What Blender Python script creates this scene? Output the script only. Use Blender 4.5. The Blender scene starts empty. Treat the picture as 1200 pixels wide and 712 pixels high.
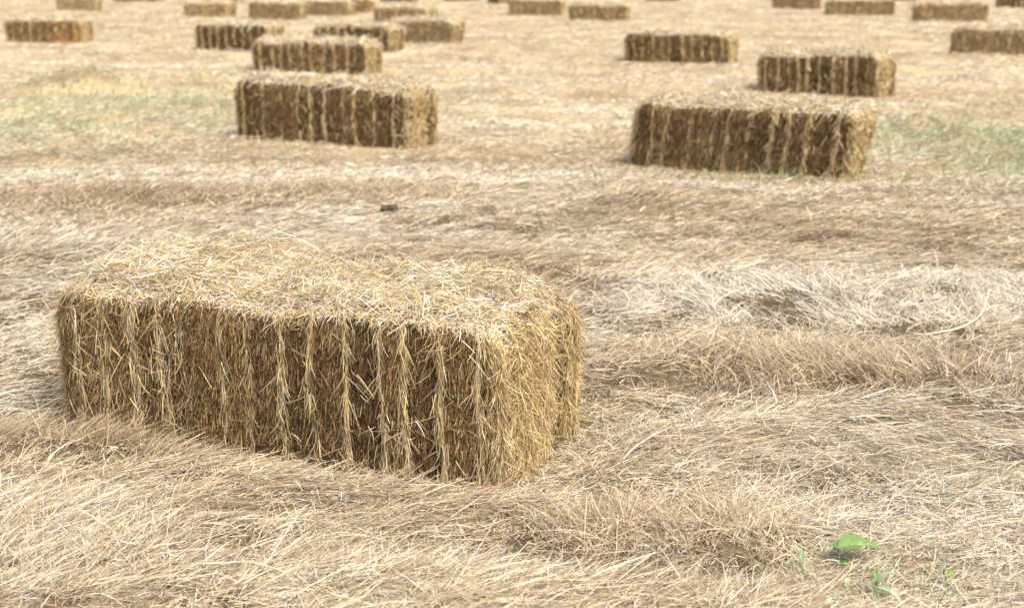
import bpy, math
import numpy as np

# ------------------------------------------------------------------ camera, light, exposure
sc = bpy.context.scene
COL = sc.collection
rng = np.random.default_rng(11)
CAM_H = 1.2
PITCH = math.atan((356 + 42) / 1650)          # looking slightly down
cam = bpy.data.cameras.new('camera')
cam.sensor_width = 36.0
cam.lens = 49.5
cam.clip_start = 0.05
cam.clip_end = 1500
cam.dof.use_dof = True
cam.dof.focus_distance = 3.35
cam.dof.aperture_fstop = 4.2
camo = bpy.data.objects.new('camera', cam)
camo.location = (0, 0, CAM_H)
camo.rotation_euler = (math.pi / 2 - PITCH, 0, 0)
COL.objects.link(camo)
sc.camera = camo

SUN_EL, SUN_AZ = math.radians(58), math.radians(-48)   # azimuth from +x, towards +y
sd = np.array([math.cos(SUN_EL) * math.cos(SUN_AZ), math.cos(SUN_EL) * math.sin(SUN_AZ), math.sin(SUN_EL)])
world = bpy.data.worlds.new('World')
sc.world = world
world.use_nodes = True
nt = world.node_tree
sky = nt.nodes.new('ShaderNodeTexSky')
sky.sky_type = 'NISHITA'
sky.sun_disc = False
sky.sun_elevation = SUN_EL
sky.sun_rotation = math.atan2(sd[0], sd[1])
sky.dust_density = 4.0
sky.air_density = 1.0
sky.ozone_density = 1.0
bg = nt.nodes['Background']
bg.inputs['Strength'].default_value = 0.15
nt.links.new(sky.outputs['Color'], bg.inputs['Color'])
sun = bpy.data.lights.new('sun', 'SUN')
sun.energy = 2.6
sun.angle = math.radians(26)
sun.color = (1.0, 0.95, 0.88)
suno = bpy.data.objects.new('sun', sun)
from mathutils import Vector
suno.rotation_euler = Vector(sd).to_track_quat('Z', 'Y').to_euler()
suno.location = (4, -2, 6)
COL.objects.link(suno)
sc.view_settings.view_transform = 'Standard'
sc.view_settings.look = 'None'
sc.view_settings.gamma = 1.0
sc.view_settings.exposure = 0.87
sc.cycles.max_bounces = 6
sc.cycles.diffuse_bounces = 4
sc.cycles.transmission_bounces = 3
sc.cycles.use_denoising = True

# ------------------------------------------------------------------ noise helpers
def _h(ix, iy, s):
    n = (ix.astype(np.int64) * 374761393 + iy.astype(np.int64) * 668265263 + s * 974634777) & 0xffffffff
    n = ((n ^ (n >> 13)) * 1274126177) & 0xffffffff
    n = n ^ (n >> 16)
    return (n & 0xffff) / 65535.0

def vn(x, y, s=0):
    x = np.asarray(x, float); y = np.asarray(y, float)
    ix, iy = np.floor(x), np.floor(y)
    fx, fy = x - ix, y - iy
    fx = fx * fx * (3 - 2 * fx); fy = fy * fy * (3 - 2 * fy)
    a, b = _h(ix, iy, s), _h(ix + 1, iy, s)
    c, d = _h(ix, iy + 1, s), _h(ix + 1, iy + 1, s)
    return (a + (b - a) * fx) * (1 - fy) + (c + (d - c) * fx) * fy - 0.5

def fbm(x, y, s=0, o=4):
    r, a, f = 0, 1, 1
    for k in range(o):
        r = r + a * vn(x * f + 17.3 * k, y * f - 9.1 * k, s + k * 7)
        a *= .5; f *= 2.03
    return r

# ------------------------------------------------------------------ mesh helpers
def make_mesh(name, verts, quads, cols=None, mats=(), smooth=False):
    me = bpy.data.meshes.new(name)
    nv, nq = len(verts), len(quads)
    me.vertices.add(nv)
    me.vertices.foreach_set('co', np.ascontiguousarray(verts, np.float32).ravel())
    me.loops.add(nq * 4)
    me.loops.foreach_set('vertex_index', np.ascontiguousarray(quads, np.int32).ravel())
    me.polygons.add(nq)
    me.polygons.foreach_set('loop_start', np.arange(0, nq * 4, 4, dtype=np.int32))
    if cols is not None:
        at = me.attributes.new('Col', 'FLOAT_COLOR', 'POINT')
        c4 = np.ones((nv, 4), np.float32)
        c4[:, :3] = cols
        at.data.foreach_set('color', c4.ravel())
    me.update(calc_edges=True)
    if smooth:
        me.polygons.foreach_set('use_smooth', np.ones(nq, dtype=bool))
    for m in mats:
        me.materials.append(m)
    return me

def link(name, me, parent=None, loc=None):
    o = bpy.data.objects.new(name, me)
    COL.objects.link(o)
    if parent is not None:
        o.parent = parent
    if loc is not None:
        o.location = loc
    return o

def norm(v):
    return v / np.maximum(np.linalg.norm(v, axis=1, keepdims=True), 1e-9)

class Soup:
    """collects straw ribbons and grids for ONE mesh"""
    def __init__(s):
        s.v, s.q, s.c, s.n = [], [], [], 0
    def add(s, v, q, c):
        s.v.append(v); s.q.append(q + s.n); s.c.append(c); s.n += len(v)
    def straws(s, P, D, L, W, bend, col, segs=3, taper=.35, kink=0.0):
        n = len(P)
        if n == 0:
            return
        D = norm(D)
        L = np.broadcast_to(np.asarray(L, float), (n,)); W = np.broadcast_to(np.asarray(W, float), (n,))
        rv = rng.normal(size=(n, 3)) + np.array([0, -.25, .5])
        side = norm(np.cross(D, rv))
        V = np.zeros((n, segs + 1, 2, 3), np.float32)
        kv = rng.normal(0, 1, (n, 3)) * kink * (rng.random(n) < .45)[:, None]; kt = rng.choice([.25, .34, .5, .67], n)
        kv[:, 2] *= .5
        for k in range(segs + 1):
            t = k / segs
            c = P + D * (L * t)[:, None] + bend * (L * t * t)[:, None] + kv * (L * np.maximum(0, t - kt))[:, None]
            w = (W * .5 * (1 - (1 - taper) * t ** 1.5) * (.7 if k == 0 else 1))[:, None]
            V[:, k, 0] = c - side * w
            V[:, k, 1] = c + side * w
        base = (np.arange(n) * (segs + 1) * 2)[:, None]
        k2 = np.arange(segs)[None, :] * 2
        q = np.stack([base + k2, base + k2 + 1, base + k2 + 3, base + k2 + 2], -1).reshape(-1, 4)
        C = np.repeat(col, (segs + 1) * 2, axis=0)
        s.add(V.reshape(-1, 3), q, C)
    def build(s, name, mat, parent=None, loc=None, warp=None):
        v = np.concatenate(s.v)
        if warp is not None:
            v = warp(v)
        me = make_mesh(name, v, np.concatenate(s.q), np.concatenate(s.c), [mat])
        return link(name, me, parent, loc)

# albedo palette of dry hay
CREAM, TAN, BROWN, PALE = (.62, .50, .30), (.49, .36, .18), (.265, .160, .065), (.63, .56, .45)
GOLD, DARK, GREEN, OLIVE, WHITE = (.60, .44, .19), (.10, .056, .022), (.33, .42, .17), (.40, .39, .20), (.74, .68, .56)
RUST = (.40, .26, .11)

def pal(n, items, jit=.16, w=None):
    cols = np.array([i[0] for i in items]); p = np.array([i[1] for i in items], float)
    idx = rng.choice(len(items), n, p=p / p.sum())
    c = cols[idx] * np.exp(rng.normal(0, jit, (n, 1)))
    c *= 1 + rng.normal(0, .035, (n, 3))
    return np.clip(c, .01, .85)

# ------------------------------------------------------------------ materials
def straw_material(name, rough=.55, trans=.14, spec=.3):
    m = bpy.data.materials.new(name); m.use_nodes = True
    t = m.node_tree; N = t.nodes
    b = N['Principled BSDF']; out = N['Material Output']
    a = N.new('ShaderNodeAttribute'); a.attribute_name = 'Col'
    tc = N.new('ShaderNodeTexCoord')
    nz = N.new('ShaderNodeTexNoise'); nz.inputs['Scale'].default_value = 90; nz.inputs['Detail'].default_value = 2
    t.links.new(tc.outputs['Object'], nz.inputs['Vector'])
    mr = N.new('ShaderNodeMapRange'); mr.inputs['From Min'].default_value = .3; mr.inputs['From Max'].default_value = .7
    mr.inputs['To Min'].default_value = .82; mr.inputs['To Max'].default_value = 1.15
    t.links.new(nz.outputs['Fac'], mr.inputs['Value'])
    mx = N.new('ShaderNodeVectorMath'); mx.operation = 'SCALE'
    t.links.new(a.outputs['Color'], mx.inputs[0]); t.links.new(mr.outputs['Result'], mx.inputs['Scale'])
    t.links.new(mx.outputs['Vector'], b.inputs['Base Color'])
    b.inputs['Roughness'].default_value = rough
    b.inputs['Specular IOR Level'].default_value = spec
    if trans > 0:
        tr = N.new('ShaderNodeBsdfTranslucent')
        t.links.new(mx.outputs['Vector'], tr.inputs['Color'])
        ms = N.new('ShaderNodeMixShader'); ms.inputs['Fac'].default_value = trans
        t.links.new(b.outputs['BSDF'], ms.inputs[1]); t.links.new(tr.outputs['BSDF'], ms.inputs[2])
        t.links.new(ms.outputs['Shader'], out.inputs['Surface'])
    return m

M_STRAW = straw_material('dry_straw')
M_HAY = straw_material('packed_hay_stalks', .7, .10, .15)
M_LEAF = straw_material('green_leaf', .45, .30, .4)

def noise_material(name, stops, scale=30, rough=.9, bump=.4, stretch=(1, 1, 1), scale2=4):
    m = bpy.data.materials.new(name); m.use_nodes = True
    t = m.node_tree; N = t.nodes; b = N['Principled BSDF']
    tc = N.new('ShaderNodeTexCoord'); mp = N.new('ShaderNodeMapping'); mp.inputs['Scale'].default_value = stretch
    t.links.new(tc.outputs['Object'], mp.inputs['Vector'])
    n1 = N.new('ShaderNodeTexNoise'); n1.inputs['Scale'].default_value = scale; n1.inputs['Detail'].default_value = 8; n1.inputs['Roughness'].default_value = .65
    n2 = N.new('ShaderNodeTexNoise'); n2.inputs['Scale'].default_value = scale2; n2.inputs['Detail'].default_value = 5
    t.links.new(mp.outputs['Vector'], n1.inputs['Vector']); t.links.new(mp.outputs['Vector'], n2.inputs['Vector'])
    mx = N.new('ShaderNodeMix'); mx.data_type = 'FLOAT'; mx.inputs['Factor'].default_value = .4
    t.links.new(n1.outputs['Fac'], mx.inputs['A']); t.links.new(n2.outputs['Fac'], mx.inputs['B'])
    cr = N.new('ShaderNodeValToRGB'); e = cr.color_ramp.elements
    e[0].position, e[0].color = stops[0][0], (*stops[0][1], 1)
    e[1].position, e[1].color = stops[-1][0], (*stops[-1][1], 1)
    for p, c in stops[1:-1]:
        k = e.new(p); k.color = (*c, 1)
    t.links.new(mx.outputs['Result'], cr.inputs['Fac'])
    t.links.new(cr.outputs['Color'], b.inputs['Base Color'])
    bp = N.new('ShaderNodeBump'); bp.inputs['Strength'].default_value = bump; bp.inputs['Distance'].default_value = .01
    t.links.new(n1.outputs['Fac'], bp.inputs['Height']); t.links.new(bp.outputs['Normal'], b.inputs['Normal'])
    b.inputs['Roughness'].default_value = rough; b.inputs['Specular IOR Level'].default_value = .1
    return m

M_GROUND = noise_material('mown_field', [(.32, (.12, .08, .04)), (.46, (.27, .20, .11)), (.56, (.42, .33, .19)), (.70, (.54, .45, .28))], 26, .95, .5, (1, 1, 1), 1.3)
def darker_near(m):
    """near ground colour darkened: shade in the gaps between straws is painted in"""
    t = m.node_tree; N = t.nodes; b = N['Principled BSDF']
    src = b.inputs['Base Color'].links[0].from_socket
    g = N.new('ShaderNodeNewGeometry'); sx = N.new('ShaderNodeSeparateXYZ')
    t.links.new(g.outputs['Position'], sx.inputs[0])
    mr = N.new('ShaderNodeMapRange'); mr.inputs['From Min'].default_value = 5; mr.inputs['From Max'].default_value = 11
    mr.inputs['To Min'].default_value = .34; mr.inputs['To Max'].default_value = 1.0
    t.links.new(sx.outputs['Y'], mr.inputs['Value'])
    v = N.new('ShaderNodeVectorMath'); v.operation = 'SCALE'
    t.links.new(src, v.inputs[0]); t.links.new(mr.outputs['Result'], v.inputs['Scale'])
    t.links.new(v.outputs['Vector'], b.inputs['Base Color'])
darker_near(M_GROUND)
M_CORE = noise_material('packed_hay', [(.35, (.045, .028, .013)), (.55, (.12, .075, .035)), (.72, (.27, .18, .09))], 90, .95, .8, (1, 1, .3), 12)
M_CORE_TAN = noise_material('packed_hay_weathered', [(.35, (.14, .095, .05)), (.55, (.25, .175, .10)), (.72, (.40, .30, .18))], 60, .95, .8, (1, 1, .4), 8)

# ------------------------------------------------------------------ where the bales lie
# key, front-left corner (x, y), angle, length, width, height, kind, wear
BALES = [
 ('A', -1.205, 3.575, -22, 1.30, .53, .398, 'dark'),
 ('B', -1.97, 10.0, -28, 1.47, .41, .42, 'dark'),
 ('C', .70, 8.58, -27, 1.37, .43, .40, 'dark'),
 ('D', 2.36, 13.75, -36, 1.25, .46, .38, 'dark'),
 ('E', 1.43, 18.10, -20, 1.37, .46, .36, 'dark'),
 ('F', -2.99, 16.35, -20, 1.47, .46, .36, 'dark'),
 ('G', -4.55, 20.50, -26, 1.28, .46, .38, 'dark'),
 ('H', -2.86, 20.40, -26, 1.30, .46, .37, 'dark'),
 ('I', -2.02, 22.00, -20, 1.20, .46, .38, 'tan'),
 ('J', -2.78, 28.81, -25, 1.25, .46, .37, 'tan'),
 ('K', -8.00, 22.60, -5, 1.28, .46, .36, 'mix'),
 ('L', -11.99, 37.81, -8, 1.10, .46, .36, 'tan'),
 ('M', -13.19, 47.5, -5, 1.60, .46, .36, 'tan'),
 ('N', -7.58, 33.1, -18, 1.15, .46, .36, 'tan'),
 ('O', -9.66, 45.3, -15, 1.15, .46, .36, 'dark'),
 ('P', -5.91, 32.1, -12, 1.25, .46, .38, 'tan'),
 ('Q', -4.92, 34.2, -12, 1.12, .46, .36, 'tan'),
 ('R', -4.45, 35.6, -3, 1.00, .46, .38, 'mix'),
 ('S', -4.16, 45.4, -15, 1.12, .46, .38, 'dark'),
 ('T', -.76, 44.4, -70, 1.10, .46, .36, 'dark'),
 ('U', -.06, 34.7, -10, 1.30, .46, .38, 'tan'),
 ('V', 1.23, 31.0, -14, 1.28, .46, .36, 'tan'),
 ('W', 4.40, 47.4, -10, 1.15, .46, .36, 'mix'),
 ('X', 7.02, 38.6, -12, 1.25, .46, .38, 'tan'),
 ('Y', 7.65, 34.8, -4, 1.60, .46, .36, 'tan'),
 ('Z', 8.62, 30.7, -8, 1.50, .46, .40, 'tan'),
 ('AA', 5.91, 19.2, -18, 1.30, .46, .38, 'tan'),
 ('AB', 13.32, 39.3, -5, 1.30, .46, .34, 'dark'),
 ('AC', -2.24, 47.4, -8, 1.15, .46, .36, 'dark'),
 ('AD', 12.63, 48.5, -8, 1.00, .46, .36, 'mix'),
]
FOOT = []
for k, x, y, a, L, Wd, h, kd in BALES:
    a = math.radians(a); ux, uy = math.cos(a), math.sin(a)
    FOOT.append((x + ux * L / 2 - uy * Wd / 2, y + uy * L / 2 + ux * Wd / 2, a, L, Wd))

def in_bale(x, y, grow=0.0):
    m = np.zeros(np.shape(x), bool)
    for cx, cy, a, L, Wd in FOOT:
        dx, dy = x - cx, y - cy
        u = dx * math.cos(a) + dy * math.sin(a); v = -dx * math.sin(a) + dy * math.cos(a)
        m |= (np.abs(u) < L / 2 + grow) & (np.abs(v) < Wd / 2 + grow)
    return m

def foot_mask(x, y, soft=.25):
    m = np.zeros(np.shape(x))
    for cx, cy, a, L, Wd in FOOT:
        dx, dy = x - cx, y - cy
        u = np.maximum(np.abs(dx * math.cos(a) + dy * math.sin(a)) - L / 2, 0)
        v = np.maximum(np.abs(-dx * math.sin(a) + dy * math.cos(a)) - Wd / 2, 0)
        m = np.maximum(m, np.clip(1 - np.hypot(u, v) / soft, 0, 1))
    return m

# ------------------------------------------------------------------ the lie of the mown hay
# cx, cy, rx, ry, tone(cream, tan, brown, pale, green), lean (rad), heading (deg, None = as around), rise (m), brightness
FEAT = [
 (1.20, 4.95, 1.0, .42, (.35, .15, .0, 1.5, 0), .50, 108, .02, 1.08),    # pale combed band behind the bale, right
 (-1.84, 5.84, .75, .60, (.5, .5, .15, .7, 0), .6, None, .02, .98),
 (.95, 4.05, .62, .26, (.5, 1.1, .35, .0, 0), .75, 98, .05, .97),      # fuzzy tan tufts
 (1.41, 4.20, .11, .12, (0, .4, 1.5, 0, 0), .3, None, -.02, .75),
 (1.10, 3.40, .56, .33, (.8, .45, .15, .7, 0), .10, -62, .0, 1.0),        # combed swath to the right
 (.27, 2.80, .34, .10, (.6, 1.1, .25, .0, .02), .7, 95, .045, .98),     # fuzzy ridge in the foreground
 (.30, 2.62, .30, .06, (.2, .8, .7, .1, .05), .3, None, -.03, .8),  # gap under the ridge, its shade put into a darker tone
 (-.98, 2.75, .34, .30, (.7, .6, .1, .5, 0), .25, 62, .02, 1.0),        # long combed locks, left foreground
 (-1.15, 3.33, .32, .12, (.2, 1.2, .7, 0, 0), .7, 60, .03, .9),         # brown tufts left of the bale
 (-.35, 3.02, .50, .14, (.3, 1.1, .4, .2, 0), .15, 15, .02, .95),
 (-.28, 2.55, .45, .12, (.8, .5, .1, .4, 0), .15, 10, .02, 1.02),
 (-1.34, 8.13, 2.2, .28, (.6, .1, 0, 1.2, 0), .3, None, .0, 1.05),       # whitish strip
 (-2.06, 7.14, .80, .32, (.1, 1.0, .8, 0, 0), .7, 90, .05, .9),
 (-1.0, 7.30, .9, .25, (.4, 1.0, .3, 0, 0), .6, 90, .03, .95),
 (1.27, 6.70, 1.6, .45, (.6, .9, .2, .2, 0), .35, None, .03, 1.0),
 (2.3, 7.3, .6, .10, (.1, .8, .8, 0, 0), .4, None, .03, .84),
 (-3.02, 8.86, .50, .16, (0, .5, 1.4, 0, 0), .3, None, .05, .7),
 (-1.9, 8.9, .8, .10, (.2, .6, .7, 0, 0), .3, None, .03, .85),
 (-3.44, 11.9, 1.7, 2.6, (.6, .1, 0, .6, .75), .5, None, 0, 1.0),
 (3.30, 9.5, .75, 1.9, (.4, .2, .1, .4, 1.25), .5, None, 0, .95),
 (-4.19, 13.8, .50, .60, (.1, 1.2, .9, 0, 0), .3, 10, .17, .86),
 (-5.0, 13.0, .35, .40, (.1, 1.0, .9, 0, 0), .3, 10, .07, .84),
 (-5.6, 22.9, 1.1, .25, (.3, .8, .8, 0, 0), .3, None, .06, .85),
 (1.3, 17.0, 1.0, .3, (.3, .8, .5, 0, 0), .3, None, .04, .88),
 (-6.5, 26.5, 1.4, .35, (.2, .8, .9, 0, 0), .3, None, .05, .84),
 (-9.6, 26.6, 1.2, .3, (.2, .8, .9, 0, 0), .3, None, .12, .8),
 (5.4, 21.5, 1.5, .3, (.4, .8, .5, 0, 0), .3, None, .05, .88),
 (-.2, 21.4, 1.0, .3, (.2, .8, .9, 0, 0), .3, None, .03, .84),
 (3.05, 10.6, .20, .22, (0, .4, 1.6, 0, .1), .3, None, .13, .66),
 (3.12, 9.8, .15, .18, (0, .4, 1.6, 0, .1), .3, None, .11, .66),
 (-2.6, 10.1, .16, .18, (0, .6, 1.4, 0, 0), .3, None, .11, .7),
 (.58, 6.77, .25, .22, (.1, 1.4, .3, 0, 0), .9, 90, .09, .92),
 (-3.2, 14.6, .55, .55, (.7, .5, 0, 0, .1), .6, 90, .06, 1.0),
 (.15, 3.60, .14, .12, (.4, .8, .5, 0, 0), .4, None, -.02, .85),  # shading at the bale's right end, painted as darker hay
 (1.6, 2.7, .3, .2, (.7, .5, .2, .5, 0), .1, -45, 0, 1.0),
 (1.00, 3.80, .22, .045, (0, .4, 1.5, 0, 0), .4, None, -.035, .70),  # hollows below the tufts, from here on: shade put into tone and brightness
 (.55, 3.84, .13, .05, (0, .5, 1.2, 0, 0), .4, None, -.03, .74),
 (1.50, 3.78, .22, .09, (0, .5, 1.5, 0, 0), .7, 90, -.02, .74),
 (.12, 2.66, .14, .035, (0, .5, 1.2, 0, 0), .4, None, -.04, .72),
 (.42, 2.64, .10, .04, (0, .5, 1.0, 0, .05), .5, None, -.04, .72),
 (-.85, 2.42, .16, .04, (0, .5, 1.4, 0, 0), .4, None, -.05, .70),
 (-.62, 2.78, .16, .025, (0, .5, 1.2, 0, 0), .2, None, -.03, .74),
 (-1.30, 3.12, .14, .03, (0, .5, 1.2, 0, 0), .4, None, -.03, .72),
 (.62, 3.20, .10, .04, (0, .6, 1.0, 0, 0), .2, None, -.02, .75),
 (1.9, 6.1, .13, .07, (0, .4, 1.5, 0, 0), .3, None, .03, .72),
 (1.35, 6.2, .20, .06, (0, .6, 1.0, 0, 0), .3, None, .03, .76),
 (.35, 3.35, .20, .14, (.5, .8, .4, .5, 0), .2, None, -.01, .9),
]

def ground_z(x, y):
    z = .036 * fbm(x / .50, y / .34, 3, 4) + .022 * fbm(x / .13, y / .11, 9, 2) + .05 * fbm(x / 3.2, y / 2.0, 21, 3)
    z = z + .022 * np.sin(y * 2 * math.pi / 2.3 + 1.4 * fbm(x / 2.5, y / 2.5, 33, 2)) * np.clip((y - 4.5) / 3, 0, 1)
    for f in FEAT:
        g = np.exp(-((x - f[0]) / f[2]) ** 2 - ((y - f[1]) / f[3]) ** 2)
        z = z + f[7] * g
    m = foot_mask(x, y, .22)
    m = m * m * (3 - 2 * m)
    return z * (1 - m)

def lie(x, y):
    """tone weights, lean, heading (rad), brightness at a spot of the field"""
    n = len(x)
    n1 = fbm(x / 1.3, y / .9, 41, 3); n2 = fbm(x / .45, y / .3, 51, 3); n3 = fbm(x / 4.5, y / 3.0, 61, 2)
    tone = np.zeros((n, 5))
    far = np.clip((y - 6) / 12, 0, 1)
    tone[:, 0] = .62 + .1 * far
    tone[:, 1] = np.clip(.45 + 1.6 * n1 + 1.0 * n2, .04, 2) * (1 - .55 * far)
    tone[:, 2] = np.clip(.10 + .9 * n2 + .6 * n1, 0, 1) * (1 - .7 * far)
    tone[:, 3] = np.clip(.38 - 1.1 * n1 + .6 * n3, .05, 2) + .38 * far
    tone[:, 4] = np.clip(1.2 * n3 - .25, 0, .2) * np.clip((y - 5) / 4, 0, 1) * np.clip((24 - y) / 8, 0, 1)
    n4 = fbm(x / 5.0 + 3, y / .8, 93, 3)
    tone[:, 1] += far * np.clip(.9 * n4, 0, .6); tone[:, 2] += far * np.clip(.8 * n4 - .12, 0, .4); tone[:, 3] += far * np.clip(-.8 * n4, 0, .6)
    lean = np.clip(.16 + .5 * n2, .02, .6)
    hd = math.radians(5) + 1.5 * fbm(x / .9, y / .7, 71, 3) + .5 * n2
    br = 1 + .30 * n2
    combed = np.clip(.0 + 1.6 * fbm(x / .8, y / .6, 81, 2), 0, .8)
    c, s = np.cos(hd), np.sin(hd)
    for f in FEAT:
        g = np.exp(-(((x - f[0]) / f[2]) ** 2 + ((y - f[1]) / f[3]) ** 2) ** 2.0) * .94
        g = np.clip(g * (1 + .9 * n2), 0, 1)
        tone = tone * (1 - g[:, None]) + np.array(f[4]) * g[:, None]
        lean = lean * (1 - g) + f[5] * g
        if f[6] is not None:
            a = math.radians(f[6]) + 1.0 * n2
            c = c * (1 - g) + np.cos(a) * g; s = s * (1 - g) + np.sin(a) * g
        br = br * (1 - g) + f[8] * g
        combed = combed * (1 - g) + (.70 if f[6] is not None else .3) * g
    return tone, lean, np.arctan2(s, c), br, combed

# ------------------------------------------------------------------ ground sheet
def build_ground():
    ys = np.concatenate([np.linspace(-12, 1.2, 30, endpoint=False), 1.2 * (60 / 1.2) ** np.linspace(0, 1, 620, endpoint=False),
                         60 * (500 / 60) ** np.linspace(0, 1, 40)])
    u = np.linspace(-1, 1, 561)
    u = np.sign(u) * (np.abs(u) * .35 + .65 * np.abs(u) ** 3)
    Y = np.repeat(ys[:, None], len(u), 1)
    half = 9 + np.maximum(ys, 0) * 1.6
    X = u[None, :] * half[:, None]
    Z = ground_z(X, Y)
    v = np.stack([X, Y, Z], -1).reshape(-1, 3)
    nx = len(u)
    i, j = np.meshgrid(np.arange(len(ys) - 1), np.arange(nx - 1), indexing='ij')
    b = (i * nx + j).ravel()
    q = np.stack([b, b + 1, b + nx + 1, b + nx], -1)
    o = link('ground', make_mesh('ground', v, q, None, [M_GROUND], True))
    o['kind'] = 'structure'

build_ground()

TONES = np.array([(.60, .51, .345), (.45, .34, .20), (.225, .15, .08), (.62, .565, .455), (.36, .42, .22)])

def tone_cols(tone, jit=.24):
    n = len(tone)
    p = tone / tone.sum(1, keepdims=True)
    # half by mixing within the lock, half by picking single straws
    r = rng.random(n)[:, None]
    idx = (p.cumsum(1) < r).sum(1).clip(0, 4)
    mix = (p[:, :, None] * TONES[None]).sum(1)
    c = mix * .5 + TONES[idx] * .5
    return c * np.exp(rng.normal(0, jit, (n, 1))) * (1 + rng.normal(0, .03, (n, 3)))

def field_straw(nclump, per, dmin, dmax, name, label, stray=False, seed=0):
    # even cover per solid angle from about eye height: fewer, wider straws far off
    pmin, pmax = 1 / dmax, 1 / dmin
    y = 1 / rng.uniform(pmin, pmax, nclump)
    x = rng.uniform(-1, 1, nclump) * (y * .44 + .45)
    tone, lean, hd, br, combed = lie(x, y)
    r = .022 + .011 * y
    hd = hd + rng.normal(0, .28 if not stray else 1.2, nclump)
    cb = br * np.exp(rng.normal(0, .10, nclump))
    rep = lambda a: np.repeat(a, per, axis=0)
    n = nclump * per
    ang = rng.random(n) * 2 * math.pi; rad = np.sqrt(rng.random(n)) * rep(r)
    d0 = rep(y)
    px = rep(x) + np.cos(ang) * rad * 1.2; py = rep(y) + np.sin(ang) * rad
    keep = ~in_bale(px, py, -.02)
    cover = np.clip(.95 + 3.0 * fbm(px / .20, py / .13, 91, 3) + np.clip(d0 - 5, 0, 8) * .3, .08, 1) * np.clip((rep(br) - .62) / .25, .12, 1)
    keep &= rng.random(n) < cover
    comb = rep(np.clip(combed, 0, 1))
    h = rep(hd) + rng.normal(0, 1, n) * (1.15 - .92 * comb)
    le = rep(np.clip(lean + rng.normal(0, .08, nclump), 0, 1.2)) + rng.normal(0, .13, n)
    d = np.hypot(px, py)
    L = (.018 + .085 * rng.random(n) ** 2.0 + .075 * comb * rng.random(n)) * (1 + .02 * d) * (1 - .15 * np.clip(rep(lean), 0, 1)) * (1 - .4 * np.clip((d - 5) / 3, 0, 1))
    if stray:
        L *= 1.25
    # keep long straws from running through a bale
    tipx, tipy = px + np.cos(h) * L, py + np.sin(h) * L
    hit = in_bale(tipx, tipy, 0)
    h = np.where(hit, h + math.pi, h)
    wpx = np.where(rng.random(n) < .12, 1.15, .70)
    Wd = np.maximum(rng.uniform(.0010, .0022, n) * np.where(rng.random(n) < .1, 1.5, 1), wpx * d / 1408)
    fm = foot_mask(px, py, .12)
    le = le * (1 - .9 * fm); L = L * (1 - .4 * fm)
    z = ground_z(px, py) + rng.uniform(-.004, .024 if not stray else .035, n) * (1 + .01 * d) * (1 - .75 * fm)
    D = np.stack([np.cos(h) * np.cos(le), np.sin(h) * np.cos(le), np.sin(le)], -1)
    bend = np.stack([rng.normal(0, .22, n), rng.normal(0, .22, n), -.25 * np.abs(np.sin(le)) - .10 * rng.random(n)], -1)
    bend[:, 0] += np.cos(h) * .3 * np.clip(le, 0, 1); bend[:, 1] += np.sin(h) * .3 * np.clip(le, 0, 1)
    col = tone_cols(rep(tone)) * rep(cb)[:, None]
    if stray:
        col = pal(n, [(CREAM, 5), (WHITE, 1.2), (TAN, 3), (GOLD, 1.2), (PALE, 2), (RUST, .6)], .15)
    P = np.stack([px, py, z], -1)
    s = Soup()
    k = keep
    s.straws(P[k], D[k], L[k], Wd[k], bend[k], np.clip(col[k], .01, .85), 3, kink=.45)
    o = s.build(name, M_STRAW)
    o['kind'] = 'stuff'
    o['label'] = label
    o['category'] = 'hay'

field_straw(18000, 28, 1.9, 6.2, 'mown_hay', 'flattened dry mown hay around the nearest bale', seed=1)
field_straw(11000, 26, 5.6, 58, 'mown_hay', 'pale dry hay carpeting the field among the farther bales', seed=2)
field_straw(3200, 4, 1.9, 9, 'loose_straw', 'loose single straws scattered on top of the mown hay', stray=True)

def chaff():
    n = 150000
    y = 1 / rng.uniform(1 / 9, 1 / 1.9, n); x = rng.uniform(-1, 1, n) * (y * .44 + .45)
    ok = ~in_bale(x, y, 0); x, y = x[ok], y[ok]; n = len(x)
    th = rng.random(n) * 6.283
    s = Soup()
    s.straws(np.stack([x, y, ground_z(x, y) + rng.uniform(.008, .03, n)], -1), np.stack([np.cos(th), np.sin(th), rng.normal(0, .35, n)], -1),
             rng.uniform(.006, .03, n), np.maximum(rng.uniform(.0014, .0032, n), .75 * y / 1408), rng.normal(0, .2, (n, 3)),
             pal(n, [(CREAM, 4), (PALE, 3), (WHITE, 1.5), (TAN, 3), (BROWN, 1.5), (RUST, 1)], .2), 1)
    o = s.build('chaff', M_STRAW)
    o['kind'] = 'stuff'; o['label'] = 'broken bits of straw and chaff sprinkled over the hay'; o['category'] = 'chaff'
chaff()

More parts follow.
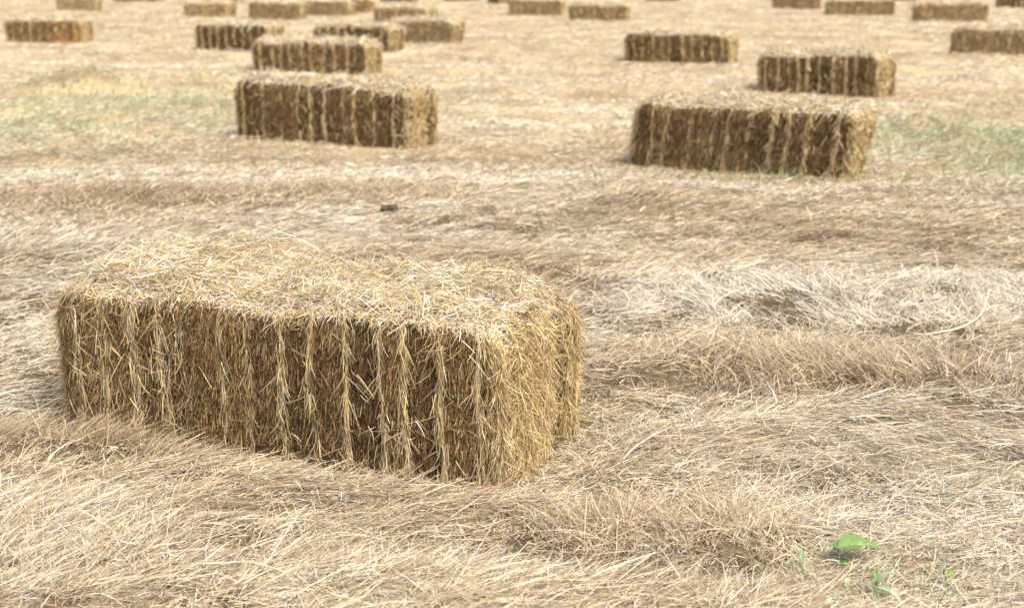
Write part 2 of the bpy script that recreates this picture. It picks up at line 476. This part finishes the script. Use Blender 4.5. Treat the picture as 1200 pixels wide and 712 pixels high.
# ------------------------------------------------------------------ bales
def slab(x0, x1, y0, y1, z0, z1, r, res, amp, seed, groove=None):
    """rounded, lumpy block; returns verts, quads"""
    cx, cy, cz = (x0 + x1) / 2, (y0 + y1) / 2, (z0 + z1) / 2
    hx, hy, hz = (x1 - x0) / 2, (y1 - y0) / 2, (z1 - z0) / 2
    r = min(r, hx * .95)
    V, Q, n = [], [], 0
    for ax in range(3):
        hs = [hx, hy, hz]
        a, b = [(1, 2), (2, 0), (0, 1)][ax]
        na, nb = max(3, int(2 * hs[a] / res)), max(3, int(2 * hs[b] / res))
        for sgn in (-1, 1):
            A, Bq = np.meshgrid(np.linspace(-1, 1, na + 1), np.linspace(-1, 1, nb + 1), indexing='ij')
            p = np.zeros((A.size, 3)); p[:, ax] = sgn * hs[ax]; p[:, a] = A.ravel() * hs[a]; p[:, b] = Bq.ravel() * hs[b]
            inn = np.clip(p, [-hx + r, -hy + r, -hz + r], [hx - r, hy - r, hz - r])
            d = norm(p - inn); p = inn + d * r
            nn = fbm((p[:, 0] + p[:, 1] * .7) / .035 + seed, (p[:, 2] + p[:, 1] * .4) / .05, seed, 3)
            p = p + d * (nn * amp)[:, None]
            if groove is not None:
                p = groove(p, (cx, cy, cz))
            V.append(p + [cx, cy, cz])
            i, j = np.meshgrid(np.arange(na), np.arange(nb), indexing='ij')
            k = (i * (nb + 1) + j).ravel() + n
            q = np.stack([k, k + nb + 1, k + nb + 2, k + 1], -1)
            if sgn < 0:
                q = q[:, ::-1]
            Q.append(q); n += A.size
    return np.concatenate(V), np.concatenate(Q)

def end_x(y, z, L, Wd, side):
    """how far the bale's end reaches: two lobes with a twine dent between"""
    t = y / Wd
    g = .085 * np.exp(-((t - .14) / .085) ** 2)
    return L / 2 - g - .012 * (np.abs(t) > .44) + .010 * np.sin(z * 9)

STYLES = {
 'dark': dict(stub=[(DARK, 7.5), (BROWN, 6), (RUST, 3.2), (TAN, 1.5), (CREAM, 1.0), (OLIVE, .4)], grain=[(DARK, 6), (BROWN, 6), (RUST, 3), (TAN, 1.4), (OLIVE, .5)], core=M_CORE),
 'tan': dict(stub=[(BROWN, 5), (TAN, 4), (OLIVE, 1), (RUST, 1), (CREAM, 1)], grain=[(BROWN, 4), (TAN, 5), (CREAM, 1)], core=M_CORE_TAN),
 'mix': dict(stub=[(DARK, 2), (BROWN, 5), (TAN, 3), (OLIVE, 1)], grain=[(DARK, 2), (BROWN, 5), (TAN, 3)], core=M_CORE),
}
TOPC = [(CREAM, 7), (GOLD, 1.6), (PALE, 2.0), (WHITE, 2.2), (TAN, 1.8), (OLIVE, .4), (BROWN, .5)]
ENDC = [(GOLD, 5), (CREAM, 3.2), (TAN, 3.2), (RUST, 1.4), (BROWN, 1.2)]
SEAMC = [(CREAM, 4), (TAN, 3), (GOLD, 2.5), (PALE, .6), (OLIVE, .3)]

def bale_warp(P, L, Wd, h, seed, shear):
    """a pressed bale is no box: crushed corners, rounded ends, wavy long sides"""
    x, y, z = P[:, 0].astype(float), P[:, 1].astype(float), P[:, 2].astype(float)
    u = np.clip((np.abs(x) - (L / 2 - .13)) / .14, 0, 1) ** 2
    v = np.clip((np.abs(y) - (Wd / 2 - .10)) / .10, 0, 1) ** 2
    w = np.clip((z - (h - .09)) / .09, 0, 1.3) ** 2
    zb = np.clip(z / h, 0, 1)
    x2 = x - np.sign(x) * u * (.030 * v + .024 * w) + shear * z
    y2 = y - np.sign(y) * (.026 * u * np.clip(np.abs(y) / (Wd / 2), 0, 1) + .014 * v * w) + .022 * vn(x / .17 + seed, z / .25, seed) * v * zb
    z2 = z - zb * (.022 * u + .016 * v * w) + zb * .030 * vn(x / .20 + seed, y / .22, seed + 4)
    return np.stack([x2, y2, z2], -1)

def make_bale(key, idx):
    _, bx, by, ang, L, Wd, h, kd = BALES[idx]
    cx, cy, a, _, _ = FOOT[idx]
    d = math.hypot(cx, cy)
    st = STYLES[kd]
    near = key == 'A'
    k = min(1.0, (3.4 / d) ** 1.25)           # share of the nearest bale's straw count
    wd = max(.0017, .80 * d / 1408)           # straw width
    ls = 1 + .25 * max(0, math.log(d / 3.4))  # lengths grow a little with the width
    root = bpy.data.objects.new('hay_bale', None)
    root.empty_display_size = .2
    COL.objects.link(root)
    root.location = (cx, cy, 0)
    seed = 100 + idx * 13
    R = np.random.default_rng(seed)
    root.rotation_euler = (0, 0, a) if near else (math.radians(R.normal(0, 1.2)), math.radians(R.normal(0, .9)), a)
    shear = float(R.normal(0, .05)) if not near else -.03
    wp = (lambda P: bale_warp(P, L, Wd, h, seed, shear))
    nfl = 15 if near else (11 if d < 20 else 1)
    if d >= 20: nfl = 1
    edges = np.linspace(-L / 2, L / 2, nfl + 1)
    if nfl > 1:
        edges[1:-1] += R.normal(0, .12 * L / nfl, nfl - 1)
    yf = -Wd / 2
    off = R.normal(0, .007, nfl); tops = R.normal(0, .005, nfl)
    if nfl == 1:
        off[:] = 0; tops[:] = 0
    res = .012 if near else min(.06, .02 * d / 8)
    # ---- packed flakes with their cut stalks
    for f in range(nfl):
        x0, x1 = edges[f], edges[f + 1]
        s = Soup()
        first, last = f == 0, f == nfl - 1
        g = .0 if nfl == 1 else .0015
        def grv(p, c, last=last, first=first):
            if last or first:
                X = p[:, 0] + c[0]
                w = np.clip((np.abs(X) - (L / 2 - .06)) / .06, 0, 1)
                e = L / 2 - end_x(p[:, 1] + c[1], p[:, 2], L, Wd, 1)
                p = p.copy(); p[:, 0] -= np.sign(X) * w * np.clip(e, 0, .10) * (1 if last else .5)
            return p
        V, Q = slab(x0 + g, x1 - g, yf + off[f], Wd / 2 + off[f] * .5, .0, h + tops[f] - .012, .018 if nfl > 1 else .03, res, .010, seed + f, grv)
        tone = math.exp(R.normal(0, .14))
        if kd == 'mix' and nfl == 1:
            tone = 1
        # cut ends and short grain on the long faces
        for face, share in ((-1, 1.0), (1, .35)):
            fw = x1 - x0
            area = fw * h
            n1 = int(area / .45 * 110000 * k * share)
            X = R.uniform(x0, x1, n1); Z = R.uniform(.004, h - .012, n1)
            t = (X - x0) / fw
            bulge = .006 * np.sin(np.pi * t) if nfl > 1 else 0
            Y = face * (Wd / 2) + (off[f] if face < 0 else off[f] * .5) + face * (bulge - .006) + R.normal(0, .002, n1)
            q = R.random(n1) < .62
            D = np.where(q[:, None],
                         np.stack([R.normal(0, .5, n1), np.full(n1, face * 1.0), R.normal(-.3, .5, n1)], -1),
                         np.stack([R.normal(0, .22, n1), face * np.abs(R.normal(.28, .15, n1)), np.where(R.random(n1) < .8, -1, 1) * np.ones(n1)], -1))
            ln = np.where(q, R.uniform(.004, .011, n1), R.uniform(.012, .038, n1)) * ls
            cs = np.where(q[:, None], pal(n1, st['stub'], .25), pal(n1, st['grain'], .22)) * tone
            if kd == 'mix' and nfl == 1:
                cs = cs * np.where((X > L * .12)[:, None], [1.6, 1.4, 1.15], [1, 1, 1])
            s.straws(np.stack([X, Y, Z], -1), D, ln, wd * R.uniform(.7, 1.15, n1), np.zeros((n1, 3)) + [0, 0, -.15], cs, 2 if near else 1)
        # pale folded strands hanging at the seam beside this flake, stray stalks caught on its face
        if nfl > 1:
            seams = [x1] if not last else []
        else:
            seams = list(np.linspace(-L / 2, L / 2, 10)[1:-1])
        for e in seams:
            amt = R.uniform(.55, 1.15) if near else R.uniform(.25, 1.2)
            if nfl == 1: amt *= .35 if kd != 'dark' else .9
            left = near and e < -.12 * L
            n = int((300 if not left else 330) * amt * max(k, .02) * (1 if near else 2.5)) + 3
            for face, sh in ((-1, 1), (1, .4)):
                m = int(n * sh) + 1
                X = e + R.normal(0, (.0055 if not left else .011) * (.5 + R.random(m)), m)
                Z = R.uniform(.02, h, m)
                X = X + .006 * np.sin(Z * R.uniform(12, 30) + R.uniform(0, 6))
                Y = face * (Wd / 2 + R.uniform(.0, .016, m))
                D = np.stack([R.normal(0, .20, m), face * R.uniform(-.02, .12, m), -np.ones(m)], -1)
                ln = np.minimum(R.uniform(.015, .065, m) * ls, Z * .98 + .01)
                s.straws(np.stack([X, Y, Z], -1), D, ln, wd * R.uniform(.8, 1.25, m),
                         np.stack([R.normal(0, .15, m), face * R.uniform(0, .10, m), np.zeros(m)], -1), pal(m, SEAMC if near else [(TAN, 5), (CREAM, 2.2), (GOLD, 1), (BROWN, 1.5)], .22), 4 if near else 2, kink=.3)
        n = int((850 if near and x0 < -.12 * L else 520) * k * (x1 - x0) / L * (1 if near else .6)) + 2
        X = R.uniform(x0, x1, n); Z = .02 + R.random(n) ** 1.3 * (h - .03)
        Y = np.full(n, -Wd / 2 - .006) - R.uniform(0, .012, n)
        th = R.uniform(-math.pi, 0, n) * .9 - .15
        D = np.stack([np.cos(th), -R.uniform(0, .25, n), np.sin(th) * .8], -1)
        ln = np.minimum(R.uniform(.015, .075, n), Z * 1.1 + .01)
        s.straws(np.stack([X, Y, Z], -1), D, ln, wd * R.uniform(.7, 1.1, n), np.stack([R.normal(0, .25, n), R.normal(0, .05, n), R.normal(-.1, .2, n)], -1),
                 pal(n, SEAMC, .18), 4)
        fo = s.build('flake' if nfl > 1 else 'packed_hay', M_HAY, root, warp=wp)
        merge_core(fo, wp(V), Q, st['core'])

    # ---- loose straw lying on the top
    s = Soup()
    n = int((44000 if near else 32000) * k) + 60
    X = R.uniform(-L / 2 - .005, L / 2 + .005, n); Y = R.uniform(-Wd / 2 - .008, Wd / 2 + .005, n)
    mound = .020 + (.065 if near else .035) * np.clip(1.3 * fbm(X / .13 + seed, Y / .10, seed, 3) + .18, 0, 1) + .022 * np.clip(fbm(X / .045, Y / .04, seed + 3, 2), 0, 1) + (.03 * np.exp(-((X + .42) / .16) ** 2) * (Y > -.05) + .028 * np.clip((X - .05) / .3, 0, 1) * np.clip((Y + .12) / .25, 0, 1) if near else 0)
    edge = np.minimum(1, np.minimum(L / 2 + .02 - np.abs(X), Wd / 2 + .02 - np.abs(Y)) / .07).clip(.15, 1)
    Z = h - .016 + R.random(n) ** .8 * mound * edge
    lock = fbm(X / .09 + 3, Y / .09, seed + 5, 2) * 6 + R.normal(0, 1.0, n)
    el = R.normal(.06, .28, n)
    D = np.stack([np.cos(lock) * np.cos(el), np.sin(lock) * .8 * np.cos(el), np.sin(el)], -1)
    ln = (.010 + (.06 if near else .075) * R.random(n) ** 1.5) * ls
    ed = np.minimum(L / 2 - np.abs(X), Wd / 2 - np.abs(Y))
    ln = np.where(ed < .03, ln * .55, ln)
    tip = np.stack([X, Y], -1) + D[:, :2] * ln[:, None]
    outd = np.maximum(np.abs(tip[:, 0]) - L / 2, np.abs(tip[:, 1]) - Wd / 2).clip(0, .1)
    bend = np.stack([R.normal(0, .18, n), R.normal(0, .18, n), -.12 - outd * 14 * R.uniform(.5, 1, n)], -1)
    s.straws(np.stack([X, Y, Z], -1), D, ln, wd * R.uniform(.8, 1.35, n), bend, pal(n, TOPC, .24), 4 if near else 3, kink=1.0)
    # a fringe folded over the front, back and side edges
    n = int((3000 if near else 1400) * k) + 20
    sel = R.random(n)
    X = R.uniform(-L / 2, L / 2, n); Y = np.where(sel < .62, -Wd / 2 + R.uniform(-.006, .03, n), Wd / 2 - R.uniform(-.004, .03, n))
    Z = h - .010 + R.uniform(-.012, .018, n)
    sg = np.sign(Y)
    th = R.normal(0, .9, n)
    D = np.stack([np.sin(th), sg * np.abs(np.cos(th)), R.normal(.05, .2, n)], -1)
    ln = R.uniform(.010, .038, n)
    s.straws(np.stack([X, Y, Z], -1), D, ln, wd * R.uniform(.8, 1.2, n), np.stack([R.normal(0, .2, n), sg * -.25, R.uniform(-1.3, -.4, n)], -1),
             pal(n, TOPC[:3] + [(TAN, 3)], .16), 4 if near else 2)
    # a few upright whiskers
    n = int(700 * k) + 4
    X = R.uniform(-L / 2, L / 2, n); Y = R.uniform(-Wd / 2, Wd / 2, n)
    s.straws(np.stack([X, Y, np.full(n, h + .005)], -1), np.stack([R.normal(0, .7, n), R.normal(0, .7, n), np.ones(n)], -1),
             R.uniform(.02, .075, n), wd * .85, R.normal(0, .35, (n, 3)), pal(n, TOPC, .15), 4, kink=.6)
    s.build('loose_top_straw', M_STRAW, root, warp=wp)

    # ---- shaggy ends
    for side in (1, -1):
        s = Soup()
        n = int((21000 if side > 0 else 11000) * k) + 30
        Y = R.uniform(-Wd / 2 - .002, Wd / 2, n); Z = R.uniform(.01, h, n) 
        ex = end_x(Y, Z - h / 2, L, Wd, side) if side > 0 else L / 2 - (L / 2 - end_x(Y, Z - h / 2, L, Wd, side)) * .5
        X = side * (ex + R.uniform(-.012, .008, n))
        flow = fbm(Y / .06, Z / .07, seed + 9 + side, 2) * 3.0
        th = -math.pi / 2 + flow + R.normal(0, 1.25, n)
        outw = np.abs(R.normal(.28 if side > 0 else .75, .25, n))
        D = np.stack([side * outw, np.cos(th), np.sin(th)], -1)
        ln = np.minimum((.012 + .055 * R.random(n) ** 1.4) * (1 if near else .8), Z * 1.2 + .015)
        if side > 0:
            ln = ln * (1 - .6 * np.exp(-((Y / Wd - .14) / .08) ** 2))
        else:
            ln = ln * 1.3
        bend = np.stack([-side * R.uniform(-.1, .3, n), R.normal(0, .25, n), R.uniform(-.4, .1, n)], -1)
        cc = pal(n, ENDC if side > 0 else [(TAN, 4), (BROWN, 2), (GOLD, 3), (CREAM, 3), (OLIVE, 1)], .2)
        s.straws(np.stack([X, Y, Z], -1), D, ln, wd * R.uniform(.75, 1.25, n), bend, cc, 4 if near else 2, kink=.5)
        if side < 0:
            # loose wisps standing off the far end
            n = int(3600 * k) + 6
            Z = h * R.uniform(.08, 1, n); Y = R.uniform(-Wd / 2 - .01, Wd * .1, n)
            D = np.stack([-np.ones(n), R.normal(-.25, .35, n), R.normal(-.5, .7, n)], -1)
            s.straws(np.stack([np.full(n, -L / 2 + .015), Y, Z], -1), D, R.uniform(.02, .085, n) * (1 if near else .7), wd * R.uniform(.65, 1, n),
                     np.stack([R.uniform(.0, .4, n), R.normal(0, .25, n), R.uniform(-.9, .1, n)], -1), pal(n, [(TAN, 4), (GOLD, 3), (CREAM, 4), (BROWN, 1)], .2), 4 if near else 2, kink=.4)
        # front corner tufts wrapping round
        n = int(1500 * k) + 8
        Z = R.uniform(.02, h, n)
        X = side * (L / 2 - R.uniform(-.004, .05, n)); Y = -Wd / 2 - R.uniform(-.006, .01, n)
        D = np.stack([side * R.uniform(.0, .7, n), R.uniform(-.35, .1, n), -np.ones(n)], -1)
        ln = np.minimum(R.uniform(.012, .06, n), Z * 1.1 + .01)
        s.straws(np.stack([X, Y, Z], -1), D, ln, wd * R.uniform(.8, 1.2, n), np.stack([R.normal(0, .3, n), R.normal(0, .15, n), R.uniform(-.3, .1, n)], -1),
                 pal(n, [(GOLD, 3), (TAN, 4), (BROWN, 2.5), (CREAM, 2)], .2), 4 if near else 2)
        # fallen straw round the foot of the end
        s.build('shaggy_end', M_STRAW, root, warp=wp)
    return root

def merge_core(obj, V, Q, mat):
    """put the packed core into the same mesh as the flake's cut stalks"""
    me = obj.data
    nv, nq = len(me.vertices), len(me.polygons)
    co = np.empty(nv * 3, np.float32); me.vertices.foreach_get('co', co)
    li = np.empty(nq * 4, np.int32); me.loops.foreach_get('vertex_index', li)
    c4 = np.empty(nv * 4, np.float32); me.attributes['Col'].data.foreach_get('color', c4)
    v2 = np.concatenate([co.reshape(-1, 3), V]); q2 = np.concatenate([li.reshape(-1, 4), Q + nv])
    c2 = np.concatenate([c4.reshape(-1, 4)[:, :3], np.full((len(V), 3), .2)])
    m2 = make_mesh(me.name, v2, q2, c2, [M_HAY, mat])
    mi = np.zeros(len(q2), np.int32); mi[nq:] = 1
    m2.polygons.foreach_set('material_index', mi)
    obj.data = m2
    bpy.data.meshes.remove(me)

LABELS = {
 'A': 'largest and nearest hay bale, sharp brown flakes under shaggy golden loose straw',
 'B': 'striped dark hay bale left of centre, straight behind the big foreground bale',
 'C': 'large dark striped bale at right centre, nearest of those on the right',
 'D': 'dark striped bale angled just behind the large right centre bale',
 'E': 'dark slatted looking bale standing alone on bare pale field right of centre',
 'F': 'dark striped bale partly hidden behind the pale top of the left centre bale',
 'G': 'dark brown bale with a bright small end, left of two striped bales',
 'H': 'dark bale with light right end overlapping a plain tan bale behind it',
 'I': 'plain tan brown bale with orange lit end right of the dark overlapped one',
 'J': 'bale mostly hidden behind the plain tan bale, only its pale top and left edge showing',
 'K': 'grey brown bale with orange right part near the left edge of the field',
 'L': 'small faint brown bale far off near the top left corner',
 'M': 'bale sliced by the top edge of the picture, leftmost of those along it',
 'N': 'faint low tan bale left of the pair of pale far bales',
 'O': 'small dark bale with light end touching the top edge, above the faint low bale',
 'P': 'pale tan far bale, left one of the close pair with straw between',
 'Q': 'pale tan far bale, right one of the close pair with straw between',
 'R': 'short brown bale end peeking out behind the right one of the pale pair',
 'S': 'dark bale at the top edge straight above the mostly hidden bale',
 'T': 'tiny dark bale seen end on at the top edge near the centre',
 'U': 'greyish tan far bale, left of two nearly touching in a row',
 'V': 'mottled brown far bale, right of two nearly touching in a row',
 'W': 'sliver of dark bale at the top edge above the lone slatted bale',
 'X': 'tan far bale at the top edge, left of three in a row on the right',
 'Y': 'low long greyish far bale, middle of three in a row on the right',
 'Z': 'bulky brown far bale, right of three in a row on the right',
 'AA': 'plain speckled brown bale cut by the right edge of the picture',
 'AB': 'dark grey low bale in the top right corner',
 'AC': 'sliver of dark bale at the top edge left of the tiny end on one',
 'AD': 'thin sliver of bale at the top edge above the low long greyish one',
}
for i, b in enumerate(BALES):
    r = make_bale(b[0], i)
    r['label'] = LABELS[b[0]]
    r['category'] = 'hay bale'
    r['group'] = 'small rectangular hay bales lying on the mown field'

# ------------------------------------------------------------------ green weeds in the foreground
def leaf(s, base, heading, elev, ln, wd, col, droop=.5, fold=.25, n=9):
    h = heading
    f = np.array([math.cos(h), math.sin(h), 0]); sdv = np.array([-math.sin(h), math.cos(h), 0])
    V = []
    for i in range(n + 1):
        t = i / n
        p = np.array(base) + f * ln * t * math.cos(elev) + np.array([0, 0, ln * t * math.sin(elev) - droop * ln * t * t])
        w = wd * .5 * (math.sin(math.pi * min(1, t ** .8)) ** .6 if 0 < t < 1 else 0.02) * (1 + .06 * math.sin(t * 23))
        for q in (-1, -.5, 0, .5, 1):
            V.append(p + sdv * q * w + np.array([0, 0, abs(q) * w * fold + .002 * math.sin(9 * t + 4 * q)]))
    V = np.array(V)
    Q = []
    for i in range(n):
        for j in range(4):
            a = i * 5 + j
            Q.append((a, a + 1, a + 6, a + 5))
    c = np.tile(np.array(col), (len(V), 1)).reshape(n + 1, 5, 3).copy()
    c[:, 2] = np.minimum(c[:, 2] * 1.35 + .03, .8)           # pale midrib
    c *= rng.uniform(.92, 1.08, (n + 1, 5, 1))
    s.add(V, np.array(Q), c.reshape(-1, 3))

def weed(loc, label, leaves, stem_h, group='green weeds growing up through the mown hay'):
    z = float(ground_z(np.array([loc[0]]), np.array([loc[1]]))[0])
    root = bpy.data.objects.new('green_weed', None); COL.objects.link(root)
    root.empty_display_size = .05
    root.location = (loc[0], loc[1], z)
    root['label'] = label; root['category'] = 'weed'; root['group'] = group
    s = Soup()
    pts = [(0, 0, 0), (.004, .003, stem_h * .5), (.0, -.003, stem_h)]
    n = 6; ring = []
    V = []
    for p, r in zip(pts, (.0022, .0018, .0012)):
        for k in range(n):
            V.append((p[0] + r * math.cos(k * 2 * math.pi / n), p[1] + r * math.sin(k * 2 * math.pi / n), p[2]))
    Q = [(i * n + k, i * n + (k + 1) % n, (i + 1) * n + (k + 1) % n, (i + 1) * n + k) for i in range(2) for k in range(n)]
    s.add(np.array(V), np.array(Q), np.tile([.34, .36, .16], (len(V), 1)))
    s.build('stem', M_LEAF, root)
    for (dx, dy, dz, hd, el, ln, w, col, dr) in leaves:
        s = Soup(); q = 1 if ln > .09 else .82
        leaf(s, (dx, dy, dz), math.radians(hd), math.radians(el), ln * q, w * q * q, col, dr)
        s.build('leaf', M_LEAF, root)

LG, PG, DG = (.20, .31, .08), (.29, .35, .19), (.13, .23, .055)
weed((.66, 2.66), 'weed with one broad bright green leaf lying level above the straw',
     [(-.01, 0, .055, 2, 14, .098, .060, LG, .22), (0, 0, .05, 200, 30, .045, .018, PG, .5), (0, 0, .03, -60, 20, .05, .018, DG, .5)], .073)
weed((.575, 2.60), 'small pale green upright weed left of the broad bright leaf',
     [(0, 0, .05, 80, 70, .05, .016, PG, .2), (0, 0, .03, 140, 60, .045, .014, PG, .3), (0, 0, .02, -30, 50, .04, .014, DG, .4)], .055)
weed((.70, 2.50), 'grey green weed below the broad leaf with long narrow leaves',
     [(0, 0, .05, 20, 45, .07, .020, PG, .5), (0, 0, .04, -50, 20, .075, .022, (.38, .50, .27), .5), (0, 0, .03, 150, 35, .06, .018, PG, .4), (0, 0, .045, 95, 60, .05, .016, DG, .3)], .06)
weed((.845, 2.56), 'small sprig with a narrow bright leaf, rightmost green weed',
     [(0, 0, .05, -70, 30, .05, .016, LG, .6), (0, 0, .04, 60, 50, .035, .012, PG, .3), (0, 0, .02, 180, 40, .035, .012, DG, .3)], .055)
weed((.58, 2.42), 'low curled pale weed at the bottom edge of the field view',
     [(0, 0, .03, 10, 40, .055, .018, (.40, .55, .33), .8), (0, 0, .02, 120, 30, .05, .018, PG, .5)], .035)

weed((.64, 2.50), 'pale limp narrow leaved weed just left of the grey green one',
     [(0, 0, .04, 60, 50, .05, .014, (.38, .46, .22), .5), (0, 0, .03, 200, 25, .06, .016, PG, .6), (0, 0, .02, -70, 30, .05, .014, DG, .6)], .045)
weed((.76, 2.62), 'tiny dark green shoot half buried under the broad leaf',
     [(0, 0, .03, 30, 60, .035, .012, DG, .3), (0, 0, .02, 160, 45, .04, .013, LG, .5)], .035)

# green regrowth: thin blades among the straw
def regrowth():
    s = Soup()
    spots = [(.72, 2.6, .22, .14, 260), (-3.4, 11.8, 1.7, 3.0, 4200), (3.3, 9.4, 1.0, 2.0, 4200), (.70, 2.52, .30, .12, 220), (.6, 3.0, 2.0, .9, 120), (1.4, 8.0, .8, .12, 300), (-4.1, 13.6, .5, .3, 120)]
    for cx, cy, rx, ry, n in spots:
        x = cx + rng.normal(0, rx * .7, n); y = np.maximum(cy + rng.normal(0, ry * .7, n), 2.2)
        ok = ~in_bale(x, y, .02); x, y = x[ok], y[ok]; n = len(x)
        d = np.hypot(x, y)
        P = np.stack([x, y, ground_z(x, y) + .005], -1)
        D = np.stack([rng.normal(0, .5, n), rng.normal(0, .5, n), np.ones(n)], -1)
        s.straws(P, D, rng.uniform(.03, .08, n), np.maximum(.002, .85 * d / 1408), rng.normal(0, .3, (n, 3)) + [0, 0, -.2],
                 pal(n, [(GREEN, 4), (PG, 3), (OLIVE, 3), (DG, 1)], .15), 3)
    o = s.build('green_regrowth', M_LEAF)
    o['kind'] = 'stuff'; o['label'] = 'thin green grass blades coming up through the dry hay'; o['category'] = 'grass'
regrowth()

# single bold stalks lying on the hay
def stalk(pts, r, col, label):
    P = np.array(pts, float)
    base = P.copy()
    P[:, 2] += ground_z(P[:, 0], P[:, 1])
    t = np.linspace(0, len(P) - 1, 14)
    C = np.stack([np.interp(t, np.arange(len(P)), P[:, k]) for k in range(3)], -1)
    for _ in range(2):
        C[1:-1] = (C[:-2] + 2 * C[1:-1] + C[2:]) / 4
    n = 6; V = []; T = norm(np.gradient(C, axis=0))
    for i, c in enumerate(C):
        a = np.cross(T[i], [0, 0, 1.0]); a /= np.linalg.norm(a); b = np.cross(T[i], a)
        rr = r * (1 - .5 * i / len(C)) * (1.25 if i in (4, 9) else 1)
        for k in range(n):
            w = 2 * math.pi * k / n
            V.append(c + (a * math.cos(w) + b * math.sin(w)) * rr)
    Q = [(i * n + k, i * n + (k + 1) % n, (i + 1) * n + (k + 1) % n, (i + 1) * n + k) for i in range(len(C) - 1) for k in range(n)]
    s = Soup(); s.add(np.array(V), np.array(Q), np.tile(col, (len(V), 1)))
    o = s.build('dry_stalk', M_STRAW)
    o['label'] = label; o['category'] = 'stalk'; o['group'] = 'single thick stalks lying on the hay'
stalk([(1.30, 4.28, .06), (1.42, 4.30, .075), (1.52, 4.42, .10), (1.60, 4.60, .13)], .0035, (.68, .58, .40), 'pale curved stalk arching up at the right edge above the tan tufts')
stalk([(.27, 3.24, .03), (.30, 3.27, .045), (.36, 3.37, .04), (.41, 3.43, .045)], .0022, (.68, .60, .44), 'whitish bent stalk on the straw just right of the nearest bale')
stalk([(-.62, 2.62, .03), (-.52, 2.60, .05), (-.44, 2.56, .04)], .0025, (.70, .60, .42), 'pale kinked stalk lying across the combed foreground hay at left')

# a lump of dark soil on the hay behind the nearest bale
def clod(x, y, rx, ry, rz, label):
    V, Q = slab(-rx, rx, -ry, ry, -rz * .4, rz, rz * .55, .006, .022, 77)
    o = link('dirt_clod', make_mesh('dirt_clod', V, Q, None, [M_SOIL], True))
    o.location = (x, y, float(ground_z(np.array([x]), np.array([y]))[0]) + rz * .45)
    o.rotation_euler = (.05, -.08, .3)
    o['label'] = label; o['category'] = 'clod'
M_SOIL = noise_material('dry_soil', [(.35, (.05, .038, .022)), (.55, (.10, .075, .045)), (.7, (.17, .13, .08))], 40, .95, .7)
clod(-.60, 6.80, .042, .028, .024, 'small dark soil clod on the pale hay behind the nearest bale')
